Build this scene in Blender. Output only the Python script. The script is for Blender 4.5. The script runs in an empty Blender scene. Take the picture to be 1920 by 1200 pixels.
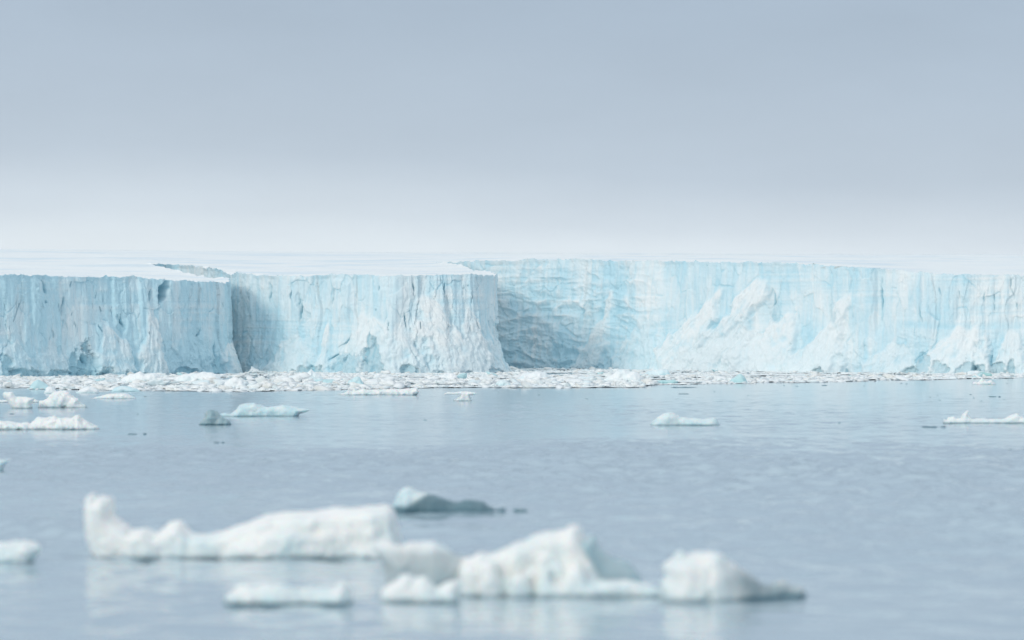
import bpy, bmesh, math, random
import numpy as np
from mathutils import Vector
from mathutils.geometry import delaunay_2d_cdt

random.seed(7)
RNG = np.random.default_rng(7)
scene = bpy.context.scene
COL = scene.collection

# ------------------------------------------------------------------ camera
F = 8000.0          # focal length in photograph pixels
CX, HY = 960.0, 570.0   # principal column and sea horizon row
CAMH = 14.0
cam_d = bpy.data.cameras.new('camera')
cam = bpy.data.objects.new('camera', cam_d)
COL.objects.link(cam)
cam.location = (0, 0, CAMH)
cam.rotation_euler = (math.radians(90) - math.atan((600.0 - HY) / F), 0, 0)
cam_d.sensor_width = 36.0
cam_d.lens = 36.0 * F / 1920.0
cam_d.clip_start = 1.0
cam_d.clip_end = 40000.0
cam_d.dof.use_dof = True
cam_d.dof.focus_distance = 800.0
cam_d.dof.aperture_fstop = 0.26
scene.camera = cam

# ------------------------------------------------------------------ sky and sun
SUN_AZ = math.radians(37)      # left of straight behind the camera
SUN_EL = math.radians(20)
world = bpy.data.worlds.new('World')
scene.world = world
world.use_nodes = True
wn, wl = world.node_tree.nodes, world.node_tree.links
wn.clear()
w_out = wn.new('ShaderNodeOutputWorld')
w_bg = wn.new('ShaderNodeBackground')
w_sky = wn.new('ShaderNodeTexSky')
w_sky.sky_type = 'NISHITA'
w_sky.sun_disc = False
w_sky.sun_elevation = SUN_EL
w_sky.sun_rotation = math.radians(180) + SUN_AZ
w_sky.dust_density = 1.0
w_scale = wn.new('ShaderNodeVectorMath'); w_scale.operation = 'SCALE'
w_scale.inputs['Scale'].default_value = 0.10
wl.new(w_sky.outputs['Color'], w_scale.inputs[0])
# an overcast deck over the clear sky: bright fog along the horizon, even grey-blue above
w_tc = wn.new('ShaderNodeTexCoord')
w_sep = wn.new('ShaderNodeSeparateXYZ')
wl.new(w_tc.outputs['Generated'], w_sep.inputs[0])
w_map = wn.new('ShaderNodeMapping')
w_map.inputs['Scale'].default_value = (6.0, 6.0, 26.0)
w_map.inputs['Location'].default_value = (3.1, 0.4, 0.7)
wl.new(w_tc.outputs['Generated'], w_map.inputs['Vector'])
w_noi = wn.new('ShaderNodeTexNoise')
w_noi.inputs['Scale'].default_value = 1.0
w_noi.inputs['Detail'].default_value = 4.0
w_noi.inputs['Roughness'].default_value = 0.5
wl.new(w_map.outputs['Vector'], w_noi.inputs['Vector'])
w_off = wn.new('ShaderNodeMath'); w_off.operation = 'MULTIPLY_ADD'
w_off.inputs[1].default_value = 0.016
w_off.inputs[2].default_value = -0.008
wl.new(w_noi.outputs['Fac'], w_off.inputs[0])
w_add = wn.new('ShaderNodeMath'); w_add.operation = 'ADD'
wl.new(w_sep.outputs['Z'], w_add.inputs[0])
wl.new(w_off.outputs[0], w_add.inputs[1])
w_ramp = wn.new('ShaderNodeValToRGB')
w_mr = wn.new('ShaderNodeMapRange')
w_mr.inputs['From Min'].default_value = 0.0
w_mr.inputs['From Max'].default_value = 0.10
# the fog belt lies a little thicker towards the left
w_fx = wn.new('ShaderNodeMapRange'); w_fx.interpolation_type = 'SMOOTHSTEP'
w_fx.inputs['From Min'].default_value = -0.14; w_fx.inputs['From Max'].default_value = 0.14
w_fx.inputs['To Min'].default_value = -0.004; w_fx.inputs['To Max'].default_value = 0.007
wl.new(w_sep.outputs['X'], w_fx.inputs['Value'])
w_add2 = wn.new('ShaderNodeMath'); w_add2.operation = 'ADD'
wl.new(w_add.outputs[0], w_add2.inputs[0]); wl.new(w_fx.outputs['Result'], w_add2.inputs[1])
wl.new(w_add2.outputs[0], w_mr.inputs['Value'])
wl.new(w_mr.outputs['Result'], w_ramp.inputs['Fac'])
r = w_ramp.color_ramp
r.interpolation = 'B_SPLINE'
r.elements[0].position = 0.0;  r.elements[0].color = (0.87, 0.945, 0.995, 1)
r.elements[1].position = 1.0;  r.elements[1].color = (0.385, 0.48, 0.60, 1)
for pos_, col_ in ((0.12, (0.84, 0.925, 0.985)), (0.20, (0.70, 0.79, 0.875)), (0.34, (0.515, 0.61, 0.72)), (0.66, (0.415, 0.51, 0.63))):
    e = r.elements.new(pos_); e.color = (*col_, 1)
# an overcast sky grows brighter from the hazy belt towards the zenith
w_zen = wn.new('ShaderNodeMapRange'); w_zen.interpolation_type = 'SMOOTHSTEP'
w_zen.inputs['From Min'].default_value = 0.08
w_zen.inputs['From Max'].default_value = 0.85
wl.new(w_sep.outputs['Z'], w_zen.inputs['Value'])
w_zmix = wn.new('ShaderNodeMix'); w_zmix.data_type = 'RGBA'
wl.new(w_zen.outputs['Result'], w_zmix.inputs['Factor'])
wl.new(w_ramp.outputs['Color'], w_zmix.inputs['A'])
w_zmix.inputs['B'].default_value = (0.88, 0.965, 1.04, 1)
w_mix = wn.new('ShaderNodeMix'); w_mix.data_type = 'RGBA'
w_mix.inputs['Factor'].default_value = 0.94
wl.new(w_scale.outputs[0], w_mix.inputs['A'])
w_map2 = wn.new('ShaderNodeMapping')
w_map2.inputs['Scale'].default_value = (7.0, 7.0, 22.0)
w_map2.inputs['Rotation'].default_value = (0.0, 0.25, 0.0)
w_map2.inputs['Location'].default_value = (1.7, 5.2, 0.3)
wl.new(w_tc.outputs['Generated'], w_map2.inputs['Vector'])
w_noi2 = wn.new('ShaderNodeTexNoise')
w_noi2.inputs['Scale'].default_value = 1.0; w_noi2.inputs['Detail'].default_value = 5.0; w_noi2.inputs['Roughness'].default_value = 0.55
wl.new(w_map2.outputs['Vector'], w_noi2.inputs['Vector'])
w_gain = wn.new('ShaderNodeMath'); w_gain.operation = 'MULTIPLY_ADD'
w_gain.inputs[1].default_value = 0.26; w_gain.inputs[2].default_value = 0.87
wl.new(w_noi2.outputs['Fac'], w_gain.inputs[0])
w_cl = wn.new('ShaderNodeVectorMath'); w_cl.operation = 'SCALE'
wl.new(w_zmix.outputs['Result'], w_cl.inputs[0]); wl.new(w_gain.outputs[0], w_cl.inputs['Scale'])
wl.new(w_cl.outputs[0], w_mix.inputs['B'])
wl.new(w_mix.outputs['Result'], w_bg.inputs['Color'])
w_bg.inputs['Strength'].default_value = 1.0
wl.new(w_bg.outputs[0], w_out.inputs['Surface'])

sun_d = bpy.data.lights.new('sun', 'SUN')
sun = bpy.data.objects.new('sun', sun_d)
COL.objects.link(sun)
sun_d.energy = 1.15
sun_d.angle = math.radians(14)
sun_d.color = (1.0, 0.94, 0.85)
to_sun = Vector((-math.sin(SUN_AZ) * math.cos(SUN_EL), -math.cos(SUN_AZ) * math.cos(SUN_EL), math.sin(SUN_EL)))
sun.rotation_euler = to_sun.to_track_quat('Z', 'Y').to_euler()
sun.location = (-200, -100, 200)

vs = scene.view_settings
vs.view_transform = 'Standard'
vs.look = 'None'
vs.exposure = 0.0
vs.gamma = 1.0
vs.use_curve_mapping = False
scene.render.engine = 'CYCLES'
scene.cycles.max_bounces = 6
scene.cycles.use_denoising = True

# ------------------------------------------------------------------ helpers
def W(px, py, Y):
    """photograph pixel at depth Y -> world"""
    return ((px - CX) / F * Y, Y, CAMH - (py - HY) / F * Y)

def depth_of(py):
    return CAMH * F / (py - HY)

_perm = np.random.default_rng(11).permutation(256)
_perm = np.concatenate([_perm, _perm, _perm])
_g3 = np.random.default_rng(12).normal(size=(256, 3))
_g3 /= np.linalg.norm(_g3, axis=1)[:, None]
_gx, _gy, _gz = [np.ascontiguousarray(_g3[:, i]).astype(np.float32) for i in range(3)]
_perm = _perm.astype(np.int32)

def noise3(x, y, z):
    x, y, z = np.broadcast_arrays(np.asarray(x, np.float32), np.asarray(y, np.float32), np.asarray(z, np.float32))
    xi, yi, zi = np.floor(x).astype(np.int32), np.floor(y).astype(np.int32), np.floor(z).astype(np.int32)
    xf, yf, zf = x - xi, y - yi, z - zi
    u, v, w = [t * t * t * (t * (t * 6 - 15) + 10) for t in (xf, yf, zf)]
    xi &= 255; yi &= 255; zi &= 255
    out = 0
    for dx in (0, 1):
        hx = _perm[xi + dx]
        wx = u if dx else 1 - u
        ax = xf - dx
        for dy in (0, 1):
            hy = _perm[hx + yi + dy]
            wxy = wx * (v if dy else 1 - v)
            ay = yf - dy
            for dz in (0, 1):
                h = _perm[hy + zi + dz]
                dot = _gx[h] * ax + _gy[h] * ay + _gz[h] * (zf - dz)
                out = out + wxy * (w if dz else 1 - w) * dot
    return out * np.float32(1.5)

def shard(u, v, seed, off=0.5, tilt=1.0, edge=False):
    """broken flat faces: nearest-seed cells, each its own tilted plane"""
    rg = np.random.default_rng(seed)
    tab = rg.random((4096, 5)).astype(np.float32)
    iu, iv = np.floor(u).astype(np.int32), np.floor(v).astype(np.int32)
    best = np.full(u.shape, 1e9, np.float32); second = best.copy(); res = np.zeros(u.shape, np.float32)
    for a in (-1, 0, 1):
        for b in (-1, 0, 1):
            h = ((iu + a) * 73 + (iv + b) * 911) % 4096
            t = tab[h]
            du = u - (iu + a + t[..., 0]); dv = v - (iv + b + t[..., 1])
            d2 = du * du + dv * dv
            val = off * (t[..., 2] - 0.5) + tilt * ((t[..., 3] - 0.5) * du + (t[..., 4] - 0.5) * dv)
            m = d2 < best
            second = np.where(m, best, np.minimum(second, d2))
            best = np.where(m, d2, best); res = np.where(m, val, res)
    if edge: return res, np.sqrt(second) - np.sqrt(best)
    return res

def fbm(x, y, z, octs=4, gain=0.5):
    a, tot = 1.0, 0.0
    for o in range(octs):
        tot = tot + a * noise3(x * 2 ** o + 17.3 * o, y * 2 ** o + 5.1 * o, z * 2 ** o + 9.7 * o)
        a *= gain
    return tot

def ridged(x, y, z, octs=3):
    a, tot = 1.0, 0.0
    for o in range(octs):
        n = 1.0 - np.abs(noise3(x * 2 ** o + 3.3 * o, y * 2 ** o, z * 2 ** o + 1.7 * o)) * 2.2
        tot = tot + a * n
        a *= 0.5
    return tot

def sstep(a, b, x):
    t = np.clip((x - a) / (b - a), 0, 1)
    return t * t * (3 - 2 * t)

def mesh_from(name, verts, faces, smooth=True, attr=None):
    verts = np.asarray(verts, dtype=np.float32)
    me = bpy.data.meshes.new(name)
    faces = np.asarray(faces, dtype=np.int32)
    n = faces.shape[1]
    me.vertices.add(len(verts))
    me.vertices.foreach_set('co', verts.ravel())
    me.loops.add(faces.size)
    me.loops.foreach_set('vertex_index', faces.ravel())
    me.polygons.add(len(faces))
    me.polygons.foreach_set('loop_start', np.arange(0, faces.size, n, dtype=np.int32))
    me.polygons.foreach_set('loop_total', np.full(len(faces), n, dtype=np.int32))
    me.polygons.foreach_set('use_smooth', np.full(len(faces), smooth))
    if attr is not None:
        ca = me.color_attributes.new('ice', 'FLOAT_COLOR', 'POINT')
        buf = np.ones((len(verts), 4), dtype=np.float32)
        buf[:, :attr.shape[1]] = attr
        ca.data.foreach_set('color', buf.ravel())
    me.update(calc_edges=True)
    me.validate()
    return me

def link(name, me, mat=None, parent=None):
    o = bpy.data.objects.new(name, me)
    COL.objects.link(o)
    if me is not None and mat is not None and len(me.materials) == 0:
        me.materials.append(mat)
    if parent is not None:
        o.parent = parent
    return o

def tag(o, label=None, cat=None, group=None, kind=None):
    if label: o['label'] = label
    if cat: o['category'] = cat
    if group: o['group'] = group
    if kind: o['kind'] = kind
    return o

# ------------------------------------------------------------------ materials
def nodes_of(name):
    m = bpy.data.materials.new(name)
    m.use_nodes = True
    nt = m.node_tree
    return m, nt.nodes, nt.links, nt.nodes['Principled BSDF']

def mixc(n, l, fac, a, b):
    mx = n.new('ShaderNodeMix'); mx.data_type = 'RGBA'
    if hasattr(fac, 'is_linked'): l.new(fac, mx.inputs['Factor'])
    else: mx.inputs['Factor'].default_value = fac
    for s, v in (('A', a), ('B', b)):
        if hasattr(v, 'is_linked'): l.new(v, mx.inputs[s])
        else: mx.inputs[s].default_value = (*v, 1)
    return mx.outputs['Result']

def tex_noise(n, l, vec, scale, detail=4, rough=0.55):
    t = n.new('ShaderNodeTexNoise')
    t.inputs['Scale'].default_value = scale
    t.inputs['Detail'].default_value = detail
    t.inputs['Roughness'].default_value = rough
    l.new(vec, t.inputs['Vector'])
    return t.outputs['Fac']

def ice_material(name, snow, ice, deep, bump_scale, bump_dist, rough=0.55, sss=0.0, sss_scale=0.2, dirt=(0.42, 0.36, 0.30)):
    m, n, l, p = nodes_of(name)
    at = n.new('ShaderNodeAttribute'); at.attribute_name = 'ice'
    sp = n.new('ShaderNodeSeparateColor')
    l.new(at.outputs['Color'], sp.inputs[0])
    tc = n.new('ShaderNodeTexCoord')
    c = mixc(n, l, sp.outputs['Red'], snow, ice)
    c = mixc(n, l, sp.outputs['Green'], c, deep)
    c = mixc(n, l, sp.outputs['Blue'], c, dirt)
    l.new(c, p.inputs['Base Color'])
    p.inputs['Roughness'].default_value = rough
    p.inputs['Specular IOR Level'].default_value = 0.35
    if sss > 0:
        p.inputs['Subsurface Weight'].default_value = sss
        p.inputs['Subsurface Radius'].default_value = (0.35, 0.8, 1.0)
        p.inputs['Subsurface Scale'].default_value = sss_scale
    f = tex_noise(n, l, tc.outputs['Object'], bump_scale, 5, 0.6)
    b = n.new('ShaderNodeBump')
    b.inputs['Distance'].default_value = bump_dist
    b.inputs['Strength'].default_value = 0.7
    l.new(f, b.inputs['Height'])
    l.new(b.outputs[0], p.inputs['Normal'])
    return m

M_CLIFF = ice_material('glacier_ice', (0.855, 0.885, 0.88), (0.535, 0.765, 0.845), (0.09, 0.40, 0.52), 2.2, 0.16, 0.6)
M_BERG = ice_material('floating_ice', (0.93, 0.915, 0.875), (0.58, 0.75, 0.78), (0.085, 0.18, 0.22), 2.2, 0.12, 0.5, 0.5, 0.40)
M_BRASH = ice_material('brash_ice', (0.92, 0.93, 0.92), (0.62, 0.82, 0.86), (0.30, 0.62, 0.60), 3.0, 0.06, 0.55, 0.0, dirt=(0.72, 0.67, 0.58))

def snow_material():
    m, n, l, p = nodes_of('plateau_snow')
    tc = n.new('ShaderNodeTexCoord')
    mp = n.new('ShaderNodeMapping'); mp.inputs['Scale'].default_value = (0.035, 0.11, 0.1)
    l.new(tc.outputs['Object'], mp.inputs['Vector'])
    f = tex_noise(n, l, mp.outputs['Vector'], 1.0, 6, 0.6)
    cr = n.new('ShaderNodeMapRange'); cr.interpolation_type = 'SMOOTHSTEP'
    cr.inputs['From Min'].default_value = 0.36; cr.inputs['From Max'].default_value = 0.52
    l.new(f, cr.inputs['Value'])
    c = mixc(n, l, cr.outputs['Result'], (0.76, 0.84, 0.88), (0.90, 0.92, 0.91))
    l.new(c, p.inputs['Base Color'])
    p.inputs['Roughness'].default_value = 0.7
    p.inputs['Specular IOR Level'].default_value = 0.2
    mp2 = n.new('ShaderNodeMapping'); mp2.inputs['Scale'].default_value = (0.25, 0.5, 0.4)
    l.new(tc.outputs['Object'], mp2.inputs['Vector'])
    g = tex_noise(n, l, mp2.outputs['Vector'], 1.0, 5, 0.6)
    b = n.new('ShaderNodeBump'); b.inputs['Distance'].default_value = 0.5; b.inputs['Strength'].default_value = 0.8
    l.new(g, b.inputs['Height']); l.new(b.outputs[0], p.inputs['Normal'])
    return m
M_SNOW = snow_material()

def water_material():
    m, n, l, p = nodes_of('sea_water')
    tc = n.new('ShaderNodeTexCoord')
    sp = n.new('ShaderNodeSeparateXYZ'); l.new(tc.outputs['Object'], sp.inputs[0])
    p.inputs['Base Color'].default_value = (0.45, 0.56, 0.62, 1)
    # ripples too fine to see one by one blur the far water more than the near
    rgh = n.new('ShaderNodeMapRange'); rgh.interpolation_type = 'SMOOTHSTEP'
    rgh.inputs['From Min'].default_value = 200; rgh.inputs['From Max'].default_value = 520
    rgh.inputs['To Min'].default_value = 0.07; rgh.inputs['To Max'].default_value = 0.12
    l.new(sp.outputs['Y'], rgh.inputs['Value']); l.new(rgh.outputs['Result'], p.inputs['Roughness'])
    p.inputs['IOR'].default_value = 1.333
    mp = n.new('ShaderNodeMapping'); mp.inputs['Scale'].default_value = (1.3, 0.9, 1)
    l.new(tc.outputs['Object'], mp.inputs['Vector'])
    b = n.new('ShaderNodeBump')
    b.inputs['Strength'].default_value = 0.5
    b.inputs['Distance'].default_value = 0.05
    l.new(tex_noise(n, l, mp.outputs['Vector'], 1.0, 3, 0.55), b.inputs['Height'])
    l.new(b.outputs[0], p.inputs['Normal'])
    return m
M_WATER = water_material()

# ------------------------------------------------------------------ sea
def sea_mesh():
    ys = [150.0]
    while ys[-1] < 720: ys.append(ys[-1] + 0.42 + (ys[-1] - 150) * 0.0016)
    ys = np.array(ys)
    xs = np.concatenate([np.arange(-112, -48, 1.0), np.arange(-48, 48, 0.55), np.arange(48, 112.5, 1.0)])
    X, Y = np.meshgrid(xs, ys)
    # wind: ripples in the middle water, slicks near the foreground floes and under the cliffs
    wind = (0.16 + 0.84 * sstep(445, 385, Y + 30 * fbm(X * 0.02, Y * 0.012, 9.0, 3))) * (0.22 + 0.78 * sstep(205, 262, Y + 14 * fbm(X * 0.05, Y * 0.02, 1.0, 2)))
    patch = np.clip(0.95 + 0.8 * fbm(X * 0.016, Y * 0.012, 7.0, 3), 0.25, 1.5)
    wx = X + 0.8 * fbm(X * 0.15, Y * 0.10, 3.0, 2); wy = Y + 1.5 * fbm(X * 0.12, Y * 0.08, 5.0, 2)
    h = 0.10 * fbm(wx * 0.22, wy * 0.15, 0.5, 2) + 0.125 * noise3(wx * 0.50 + wy * 0.05, wy * 0.30, 2.5) + 0.075 * noise3(wx * 0.90 - wy * 0.08, wy * 0.50, 4.5)
    h = 2.4 * h * wind * patch
    edge = sstep(112, 104, np.abs(X)) * sstep(150, 156, Y) * sstep(ys[-1], ys[-1] - 30, Y)
    Zz = h * edge
    V = np.stack([X, Y, Zz], 2).reshape(-1, 3)
    nx, ny = len(xs), len(ys)
    i = np.arange(ny - 1)[:, None] * nx + np.arange(nx - 1)[None, :]
    Fc = np.stack([i, i + 1, i + nx + 1, i + nx], 2).reshape(-1, 4)
    # plain water all round the rippled part
    x0, x1, y0, y1 = xs[0], xs[-1], ys[0], ys[-1]
    ox0, ox1, oy0, oy1 = -1500.0, 1500.0, -300.0, 2300.0
    nb = len(V)
    outer = np.array([(ox0, oy0, 0), (ox1, oy0, 0), (ox1, oy1, 0), (ox0, oy1, 0), (x0, y0, 0), (x1, y0, 0), (x1, y1, 0), (x0, y1, 0)])
    Fo = np.array([(0, 1, 5, 4), (1, 2, 6, 5), (2, 3, 7, 6), (3, 0, 4, 7)]) + nb
    return mesh_from('sea', np.vstack([V, outer]), np.vstack([Fc, Fo]), smooth=True)
tag(link('sea', sea_mesh(), M_WATER), 'calm pale blue sea with light ripples in front of the ice cliffs', kind='structure')

# ------------------------------------------------------------------ glacier terrain
# control points (px, py, Y): the cliff rims and the snow field behind
CTRL = [(-420, 513, 790), (0, 515, 812), (120, 517, 826), (230, 519, 838), (310, 523, 838), (400, 530, 858), (425, 532, 866),
        (404, 525, 882), (345, 512, 893), (300, 501, 905), (282, 495, 918), (325, 498, 925), (400, 504, 899), (442, 509, 881), (490, 514, 875), (560, 516, 870), (640, 515, 866), (738, 515, 860),
        (850, 514, 869), (925, 518, 878), (890, 509, 915), (820, 493, 945), (905, 490, 938), (1000, 487, 930), (1100, 487, 920),
        (1280, 491, 900), (1400, 492, 888), (1500, 494, 880), (1640, 504, 868), (1700, 508, 864), (1780, 514, 860), (1900, 516, 856),
        (2100, 517, 848), (2400, 518, 835)]
for Yc, ys in ((985, (474, 479, 484, 485, 480, 480, 482, 486, 490)),
               (1100, (470, 472, 477, 477, 478.5, 479, 479.5, 480.5, 482)),
               (1400, (467, 468.5, 471.5, 473.5, 478, 478, 478, 478, 478)),
               (2200, (468, 469, 472, 475, 479, 479, 479, 479, 479)),
               (4000, (472, 472, 474, 478, 482, 482, 482, 482, 482)),
               (6000, (480, 480, 480, 482, 484, 484, 484, 484, 484))):
    for k, py in enumerate(ys):
        CTRL.append((-150 + k * 275, py, Yc))
P = np.array([W(*c) for c in CTRL])
# squash far distances so that the interpolant stays well behaved
def warp(Xy):
    Y = Xy[:, 1]
    s = np.where(Y < 1000, Y, 1000 + 120 * np.log1p(np.maximum(Y - 1000, 0) / 120))
    return np.stack([Xy[:, 0] / np.maximum(Y, 100) * 900, s], 1)
PW = warp(P[:, :2])
PE = (P[:, 2] - CAMH) / P[:, 1]          # tangent of elevation: smooth quantity to interpolate
_d = np.linalg.norm(PW[:, None] - PW[None], axis=2)
_n = len(P)
_A = np.zeros((_n + 3, _n + 3))
_A[:_n, :_n] = _d + np.eye(_n) * -0.3
_A[:_n, _n] = 1; _A[:_n, _n + 1:] = PW / 1000; _A[_n:, :_n] = _A[:_n, _n:].T
_sol = np.linalg.solve(_A, np.concatenate([PE, np.zeros(3)]))
def terrain(X, Y):
    X = np.asarray(X, float); Y = np.asarray(Y, float)
    q = warp(np.stack([X, Y], 1))
    out = np.zeros(len(X))
    for i in range(0, len(X), 4000):
        d = np.linalg.norm(q[i:i + 4000, None] - PW[None], axis=2)
        out[i:i + 4000] = d @ _sol[:_n] + _sol[_n] + q[i:i + 4000] / 1000 @ _sol[_n + 1:]
    z = CAMH + out * Y
    z += (0.22 * fbm(X * 0.05, Y * 0.09, 0.3, 4) + 0.22 * np.clip(ridged(X * 0.018, Y * 0.05, 2.3, 3) - 1.0, 0, 1)) * np.exp(-np.maximum(Y - 1000, 0) / 500)
    # a few thin crevasses across the snow
    for (pa, pb, yc, tl, wd_, dp) in ((640, 770, 948, 6.0, 1.6, 1.6), (170, 260, 930, -4.0, 1.5, 1.3), (290, 390, 962, 5.0, 1.8, 1.5), (20, 90, 870, 3.0, 1.3, 1.0), (520, 610, 925, -5.0, 1.4, 1.2), (1560, 1700, 925, 4.0, 1.4, 1.1), (1240, 1350, 960, -4.0, 1.5, 1.3), (80, 200, 985, 2.0, 2.0, 1.5)):
        pxx = CX + F * X / np.maximum(Y, 100)
        t_ = np.clip((pxx - pa) / (pb - pa), 0, 1)
        yy = yc + tl * (t_ - 0.5) * 2 + 2.0 * noise3(X * 0.12, yc, 0.5)
        z -= dp * np.exp(-((Y - yy) / wd_) ** 2) * sstep(0.0, 0.2, t_) * sstep(1.0, 0.8, t_)
    return z

def catmull(pts, k=24):
    pts = np.asarray(pts, float)
    ext = np.vstack([2 * pts[0] - pts[1], pts, 2 * pts[-1] - pts[-2]])
    out = []
    for i in range(1, len(ext) - 2):
        p0, p1, p2, p3 = ext[i - 1:i + 3]
        # centripetal-ish: limited tangents
        t = np.linspace(0, 1, k, endpoint=False)[:, None]
        d1, d2 = np.linalg.norm(p2 - p1), max(np.linalg.norm(p1 - p0), 1e-6)
        d3 = max(np.linalg.norm(p3 - p2), 1e-6)
        m1 = ((p1 - p0) / d2 + (p2 - p1) / d1) * 0.5 * min(d1, 1.5 * d2)
        m2 = ((p2 - p1) / d1 + (p3 - p2) / d3) * 0.5 * min(d1, 1.5 * d3)
        out.append((2 * t**3 - 3 * t**2 + 1) * p1 + (t**3 - 2 * t**2 + t) * m1 + (-2 * t**3 + 3 * t**2) * p2 + (t**3 - t**2) * m2)
    out.append(pts[-1:])
    return np.vstack(out)

def build_cliff(ctrl, seed, aprons=(), caves=(), cracks=(), facets=(), scallop=None, blue0=0.55, n_rand=14, colk=1.0, scars=(), crk_k=1.0):
    rng = np.random.default_rng(seed)
    pts = catmull([((px - CX) / F * Y, Y) for px, Y in ctrl])
    seg = np.linalg.norm(np.diff(pts, axis=0), axis=1)
    cum = np.concatenate([[0], np.cumsum(seg)])
    # sampling step: fine where the lens sees the wall
    ss, s = [0.0], 0.0
    while s < cum[-1]:
        x = np.interp(s, cum, pts[:, 0]); y = np.interp(s, cum, pts[:, 1])
        px = CX + F * x / y
        out = max(0.0, -60 - px, px - 1980)
        s += 0.135 + min(out / 150.0, 1.2)
        ss.append(min(s, cum[-1]))
    S = np.array(ss)
    X = np.interp(S, cum, pts[:, 0]); Y = np.interp(S, cum, pts[:, 1])
    # smoothed outward normals
    def at(q): return np.stack([np.interp(q, cum, pts[:, 0]), np.interp(q, cum, pts[:, 1])], 1)
    T = at(np.clip(S + 2.5, 0, cum[-1])) - at(np.clip(S - 2.5, 0, cum[-1]))
    T /= np.linalg.norm(T, axis=1)[:, None]
    N = np.stack([T[:, 1], -T[:, 0]], 1)
    ztop = terrain(X, Y) + 0.30 * fbm(S * 0.30, seed, 0.0, 5, 0.6) + 0.25 * np.clip(fbm(S * 0.9, seed, 5.0, 3), -0.2, 1)
    NZ = 168
    t = np.linspace(0, 1, NZ)
    Z = (-1.0 + t[None, :] * (ztop[:, None] + 1.0)).astype(np.float32)
    S32 = S.astype(np.float32)
    Sg = np.repeat(S32[:, None], NZ, 1)
    pxcol = CX + F * X / Y
    PX = (CX + F * X / Y)[:, None] + 0 * Z
    PY = HY + F * (CAMH - Z) / Y[:, None]
    mpp = (Y / F)[:, None]
    tn = Z / np.maximum(ztop[:, None], 1)        # height fraction above water
    # --- relief
    warp_s = Sg + 1.6 * fbm(Sg * 0.08, Z * 0.10, seed + 0.5, 3)
    # tall prismatic columns
    def columns(wmin, wmax, off, tilt, sd):
        rg = np.random.default_rng(sd)
        br = [-20.0]
        while br[-1] < cum[-1] + 20: br.append(br[-1] + rg.uniform(wmin, wmax))
        br = np.array(br)
        idx = np.clip(np.searchsorted(br, warp_s) - 1, 0, len(br) - 2)
        o = rg.normal(0, off, len(br)); tl = rg.uniform(-tilt, tilt, len(br))
        c = 0.5 * (br[idx] + br[idx + 1])
        return o[idx] + tl[idx] * (warp_s - c)
    up = sstep(0.15, 0.5, tn + 0.25 * fbm(Sg * 0.12, Z * 0.05, seed + 2.2, 3))
    d = colk * up * (columns(3, 10, 0.34, 0.22, seed) + columns(0.8, 3.0, 0.10, 0.22, seed + 1))
    d = d + 0.9 * fbm(Sg * 0.05, Z * 0.03, seed + 7.7, 3)
    flute = fbm(Sg * 0.75, Z * 0.07, seed + 4.4, 4, 0.55)
    d = d + 0.30 * flute * (0.35 + 0.65 * up) + 0.16 * up * ridged(Sg * 0.42, Z * 0.035, seed + 22.0, 3)
    # broken lower ground
    low = 1 - up
    d = d + low * (0.40 * fbm(Sg * 0.28, Z * 0.35, seed + 9.1, 5, 0.55) + 0.22 * ridged(Sg * 0.25 + Z * 0.12, Z * 0.25, seed + 3.0, 4))
    d = d + 0.07 * fbm(Sg * 1.1, Z * 1.1, seed + 1.1, 3, 0.6)
    # broken faces at three sizes
    wu = Sg + 0.7 * fbm(Sg * 0.22, Z * 0.22, seed + 14.0, 3)
    wv = Z + 0.9 * fbm(Sg * 0.2, Z * 0.2, seed + 15.0, 3)
    sh1, ed1 = shard(wu / 3.0, wv / 6.0, seed + 1, 0.55, 1.2, True)
    sh2 = shard(wu / 1.3, wv / 2.4, seed + 2, 0.5, 1.0)
    d = d + 0.34 * sh1 + (0.12 + 0.12 * low) * sh2
    frac = sstep(0.07, 0.0, ed1) * sstep(0.05, 0.4, fbm(Sg * 0.16, Z * 0.14, seed + 18.0, 3))
    d = d - 0.22 * frac
    rough_m = sstep(-0.1, 0.5, fbm(Sg * 0.10, Z * 0.09, seed + 16.0, 2)) * (0.35 + 0.65 * low)
    d = d + rough_m * 0.7 * (0.26 * ridged(wu * 0.55, wv * 0.5, seed + 5.0, 3) - 0.2 + 0.14 * shard(wu / 0.55, wv / 0.75, seed + 3, 0.8, 1.0))
    # foot flares out a little, rim leans back
    d = d + 1.0 * np.clip(1 - tn / 0.55, 0, 1) ** 1.4 * (0.7 + 0.6 * fbm(Sg * 0.05, 0.0, seed + 6.0, 2)) - 0.7 * tn ** 2
    # strata
    zz = Z + 0.5 * fbm(Sg * 0.03, Z * 0.03, seed + 8.0, 2)
    strat = noise3(0.5 + 0 * zz, zz * 1.3, Sg * 0.02) + 0.6 * noise3(7.5 + 0 * zz, zz * 3.1, Sg * 0.03)
    smask = sstep(-0.15, 0.35, fbm(Sg * 0.06, Z * 0.08, seed + 5.0, 2)) * (0.3 + 0.7 * up)
    d = d + 0.09 * strat * smask
    # --- colours: R blue ice, G deep crevasse ice, B dirt
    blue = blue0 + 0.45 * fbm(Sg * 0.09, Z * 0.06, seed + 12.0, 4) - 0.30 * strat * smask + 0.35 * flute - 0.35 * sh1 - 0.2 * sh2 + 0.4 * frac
    deep = np.zeros_like(Z)
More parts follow.
